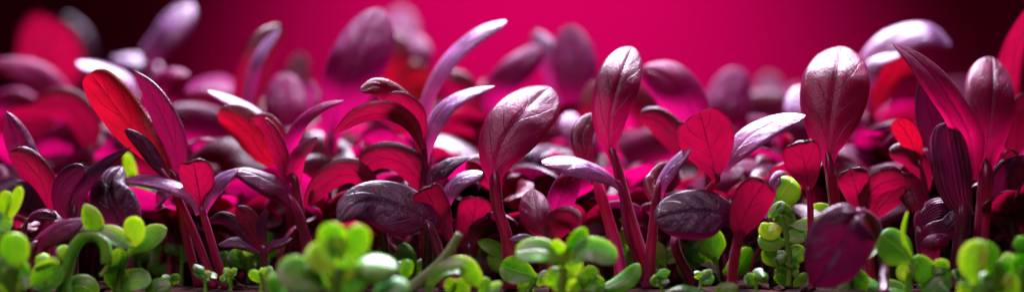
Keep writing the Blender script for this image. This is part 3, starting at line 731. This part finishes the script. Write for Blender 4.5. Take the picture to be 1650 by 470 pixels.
green('green shoot with one clean spoon shaped leaf between the blackish leaf and red spoon', .5, 1158, [
    gs([(1156, 440), (1152, 412)], 4), F([(1153, 420), (1148, 395), (1150, 366)], 42, 'green', e=0, t=5), F([(1158, 440), (1120, 420), (1100, 400)], 36, 'deep', e=0),
    F([(1155, 445), (1125, 440), (1090, 425)], 34, 'green'), F([(1165, 440), (1195, 425), (1208, 398)], 42, 'green', e=0)])
green('low dark green leaves lying along the soil under the blackish round leaf', -.9, 1090, [
    gs([(1090, 475), (1094, 470)], 4, 'gstem'), F([(1070, 470), (1100, 462), (1140, 474)], 22, 'deep', e=50), F([(1150, 480), (1165, 468), (1190, 462)], 26, 'green', e=20)])
green('tall shoot ending in one fat yellow green bud with a grey seed cap', .6, 1252, [
    gs([(1250, 400), (1246, 345), (1250, 322)], 5), F([(1250, 328), (1262, 312), (1280, 288)], 48, 'lime', t=44, e=15, c=.5, pet=.4, name='bud'),
    L_([(1250, 318, -.15), (1246, 300, -.15), (1254, 286, -.1), (1270, 280, 0)], 22, e=0, az=-20, mat='pale', name='seed_cap', label='grey seed cap')])
green('crowded shoot with many small round leaves climbing beside the red spoon leaf', .3, 1270, [
    gs([(1272, 430), (1268, 385), (1258, 345)], 5), F([(1238, 352), (1250, 338), (1265, 326)], 20, 'green'), F([(1258, 372), (1264, 355), (1260, 340)], 36, 'green', e=10),
    F([(1270, 360), (1295, 362), (1338, 352)], 22, 'mint', e=30), F([(1305, 330), (1330, 336), (1356, 352)], 18, 'green'), F([(1262, 362), (1240, 372), (1226, 360)], 30, 'lime'),
    F([(1262, 388), (1280, 380), (1300, 376)], 28, 'green', t=6, e=20), F([(1266, 392), (1245, 388), (1222, 380)], 40, 'green', e=15), F([(1268, 405), (1250, 412), (1228, 402)], 34, 'green', e=20),
    F([(1270, 425), (1280, 412), (1296, 398)], 30, 'deep', e=0), F([(1264, 440), (1262, 425), (1250, 412)], 26, 'deep'), F([(1262, 462), (1262, 440), (1254, 428)], 34, 'green', e=5),
    F([(1286, 432), (1280, 425), (1266, 420)], 20, 'green', t=5), F([(1282, 446), (1280, 438), (1272, 430)], 18, 'mint', t=4), F([(1280, 478), (1296, 462), (1312, 446)], 40, 'green'), F([(1240, 478), (1228, 466), (1215, 452)], 36, 'deep'),
    F([(1275, 350), (1268, 338), (1250, 330)], 18, 'green')])
green('shoot with smooth pointed green leaf peeping out behind the largest drooping leaf', -.8, 1376, [
    gs([(1372, 450), (1376, 428)], 5), F([(1372, 430), (1392, 412), (1420, 391)], 30, 'green', e=25, tip=.7), F([(1350, 478), (1374, 455), (1380, 430)], 50, 'green', e=10),
    F([(1356, 482), (1388, 458), (1424, 466)], 44, 'green', e=35), F([(1402, 486), (1430, 466), (1466, 472)], 34, 'green', e=40), F([(1370, 450), (1380, 430), (1372, 410)], 24, 'green')])
green('shoot with large flat round green leaf and a smaller one folded beneath it', -1, 1462, [
    gs([(1464, 455), (1468, 425)], 6), F([(1472, 424), (1452, 404), (1418, 378)], 60, 'green', e=22, c=.5, t=6, cup=.2), F([(1466, 418), (1480, 426), (1494, 452)], 42, 'green', e=20, t=6),
    F([(1462, 424), (1456, 440), (1462, 452)], 22, 'lime'), F([(1470, 420), (1456, 380), (1462, 340)], 8, 'lime', pet=.8, c=.4, e=0)])
green('shoot with blunt deep green leaf rising from the soil beside the pale topped bud', -1, 1506, [
    gs([(1508, 475), (1508, 470)], 5), F([(1490, 482), (1512, 452), (1532, 446)], 56, 'deep', e=15, t=7), F([(1500, 440), (1515, 428), (1530, 432)], 22, 'deep')])
green('blurred shoot with folded lime leaf like a tent among plump leaves', -2, 1590, [
    gs([(1590, 470), (1588, 440)], 7), F([(1572, 460), (1568, 425), (1582, 386)], 44, 'lime', e=0, az=-35, t=6), F([(1596, 462), (1602, 425), (1584, 388)], 38, 'green', e=0, az=30, t=6),
    F([(1590, 470), (1612, 445), (1626, 420)], 38, 'green', t=7), F([(1560, 490), (1590, 452), (1620, 462)], 40, 'green', e=35, t=8), F([(1570, 490), (1556, 466), (1545, 455)], 30, 'deep'), F([(1610, 490), (1624, 462), (1630, 440)], 36, 'lime', t=7)])
green('shoot with plump dark green leaves stacked at the picture edge', -1.6, 1646, [
    gs([(1646, 460), (1646, 430)], 6), F([(1662, 405), (1650, 396), (1634, 388)], 26, 'green', t=7), F([(1640, 450), (1648, 428), (1664, 405)], 44, 'deep', e=10),
    F([(1636, 424), (1626, 416), (1614, 418)], 16, 'mint'), F([(1630, 480), (1642, 455), (1660, 445)], 46, 'green', t=8)])

gr = random.Random(5)
for gx in (248, 292, 372, 400, 418, 585, 668, 706, 742, 772, 1012, 1072, 1104, 1206, 1228, 1344, 1436, 1548, 1622):
    gY = gr.uniform(.4, 2.2); gb = ground_y(gY); h = gr.uniform(30, 75)
    leaves = []
    for q in range(gr.choice((3, 4, 5))):
        sd = gr.choice((-1, 1)); x1 = gx + sd * gr.uniform(14, 34); y0 = gb - h * gr.uniform(.35, .8); y1 = y0 - gr.uniform(-4, 30)
        leaves.append(F([(gx, y0 + 8), ((gx + x1) / 2, y0 - 6), (x1, y1)], gr.uniform(18, 34), gr.choice(('green', 'deep', 'deep')), e=gr.uniform(0, 40)))
    green('small dim green shoot low in the shade between crimson stems', gY, gx, [gs([(gx + 1, gb - h * .5), (gx, gb - h * .8)], 3)] + leaves, group='small dim shoots low between the stems')

for gx in (274, 330, 371, 420, 1066, 1128, 1218, 1340, 1548):
    gY = gr.uniform(-1.0, -.3); gb = ground_y(gY); h = gr.uniform(14, 40)
    leaves = []
    for q in range(gr.choice((3, 4))):
        x1 = gx + (-1) ** q * gr.uniform(8, 22); y0 = gb - h * gr.uniform(.4, .9)
        leaves.append(F([(gx, y0 + 5), ((gx + x1) / 2, y0 - 4), (x1, y0 - gr.uniform(-2, 14))], gr.uniform(12, 30), gr.choice(('green', 'deep', 'deep')), e=gr.uniform(10, 55)))
    green('tiny green shoot hugging the soil at the foot of crimson stems', gY, gx, [gs([(gx + 1, gb - h * .5), (gx, gb - h * .8)], 2.5)] + leaves, group='tiny shoots hugging the soil')

# ------------------------------------------------------------------ soil crumbs and a dew drop
def lump(name, c, r, label, cat, mat, seed, sq=(1, 1, .8), amp=.35, group=None):
    import bmesh
    bm = bmesh.new(); bmesh.ops.create_icosphere(bm, subdivisions=3, radius=1)
    for v in bm.verts:
        n = v.co.normalized()
        k = 1 + amp * noise.noise(n * 1.6 + Vector((seed, 0, 0))) + amp * .5 * noise.noise(n * 4 + Vector((seed, 3, 0)))
        v.co = Vector((n.x * sq[0], n.y * sq[1], n.z * sq[2])) * k * r * S
    me = bpy.data.meshes.new(name); bm.to_mesh(me); bm.free(); me.materials.append(mat)
    for p in me.polygons: p.use_smooth = True
    o = link(name, me); o.location = c * S; o['label'] = label; o['category'] = cat
    if group: o['group'] = group
    return o
lump('soil_clod', P(1136, 446, .1), .19, 'black crumbly clod of soil between the blackish round leaf and red spoon stem', 'soil clod', M['soil'], 3, (1, .8, .9), .5)
lump('soil_clod', P(1205, 462, -.2), .20, 'reddish black flake of soil at the foot of the red spoon stem', 'soil clod', M['soil'], 9, (1.5, 1, .4), .5)
lump('soil_clod', P(1300, 466, -.6), .08, 'little glossy black crumb beside the crowded round leaved shoot', 'soil clod', M['soil'], 5, (1, 1, .9), .3)
cr = random.Random(8)
for q in range(26):
    cx = cr.uniform(10, 1640); cY = cr.uniform(-.9, .9)
    c = P(cx, ground_y(cY), cY); c.z = -.02
    lump('soil_clod', c, cr.uniform(.05, .13), 'small dark soil crumb lying between the seedling stems', 'soil clod', M['soil'], cr.uniform(0, 90), (1.2, 1, .7), .5, group='soil crumbs on the ground')
lump('soil_clod', P(280, 462, .3), .12, 'small dark crumb under the pair of leaning crimson stems', 'soil clod', M['soil'], 7)

# ------------------------------------------------------------------ lamps
def area(name, loc, aim, sx, sy, power, col):
    l = bpy.data.lights.new(name, 'AREA'); l.shape = 'RECTANGLE'; l.size = sx * S; l.size_y = sy * S
    l.energy = power; l.color = col
    o = bpy.data.objects.new(name, l); COL.objects.link(o)
    o.location = Vector(loc) * S
    o.rotation_euler = (Vector(aim) - Vector(loc)).to_track_quat('-Z', 'Y').to_euler()
    return o
t_ = area('top_softbox', (1, 12.5, 23.5), (0, .5, 2), 20, 5.5, 1.8, (.86, .76, 1.0)); t_.data.spread = DM(92)
f_ = area('front_softbox', (-5, -14, 20), (0, 0, 1), 12, 12, .10, (1.0, .50, .80)); f_.data.spread = DM(75)
sp = bpy.data.lights.new('backdrop_spot', 'SPOT'); sp.energy = 1.0; sp.spot_size = DM(73); sp.spot_blend = 1.0; sp.color = (1, .85, .85); sp.shadow_soft_size = .01
so = bpy.data.objects.new('backdrop_spot', sp); COL.objects.link(so)
so.location = Vector((.6, 17, 12)) * S
so.rotation_euler = (Vector((1.1, 33, 3.6)) - Vector((.6, 17, 12))).to_track_quat('-Z', 'Y').to_euler()

w = bpy.data.worlds.new('World'); SC.world = w; w.use_nodes = True
w.node_tree.nodes['Background'].inputs[0].default_value = (.5, .15, .35, 1); w.node_tree.nodes['Background'].inputs[1].default_value = .015

cam = bpy.data.cameras.new('camera'); co_ = bpy.data.objects.new('camera', cam); COL.objects.link(co_)
co_.location = (0, -D * S, CAMZ * S); co_.rotation_euler = (math.pi / 2, 0, 0)
cam.sensor_width = 36; cam.lens = 36 * D / 13.2
cam.clip_start = .002; cam.clip_end = 10
cam.dof.use_dof = True; cam.dof.focus_distance = D * S; cam.dof.aperture_fstop = cam.lens / 10.5
SC.camera = co_

SC.render.engine = 'CYCLES'
SC.cycles.use_denoising = True
SC.cycles.max_bounces = 10; SC.cycles.diffuse_bounces = 5; SC.cycles.glossy_bounces = 3; SC.cycles.transmission_bounces = 6
SC.view_settings.view_transform = 'Standard'; SC.view_settings.look = 'None'
SC.view_settings.exposure = 0; SC.view_settings.gamma = 1
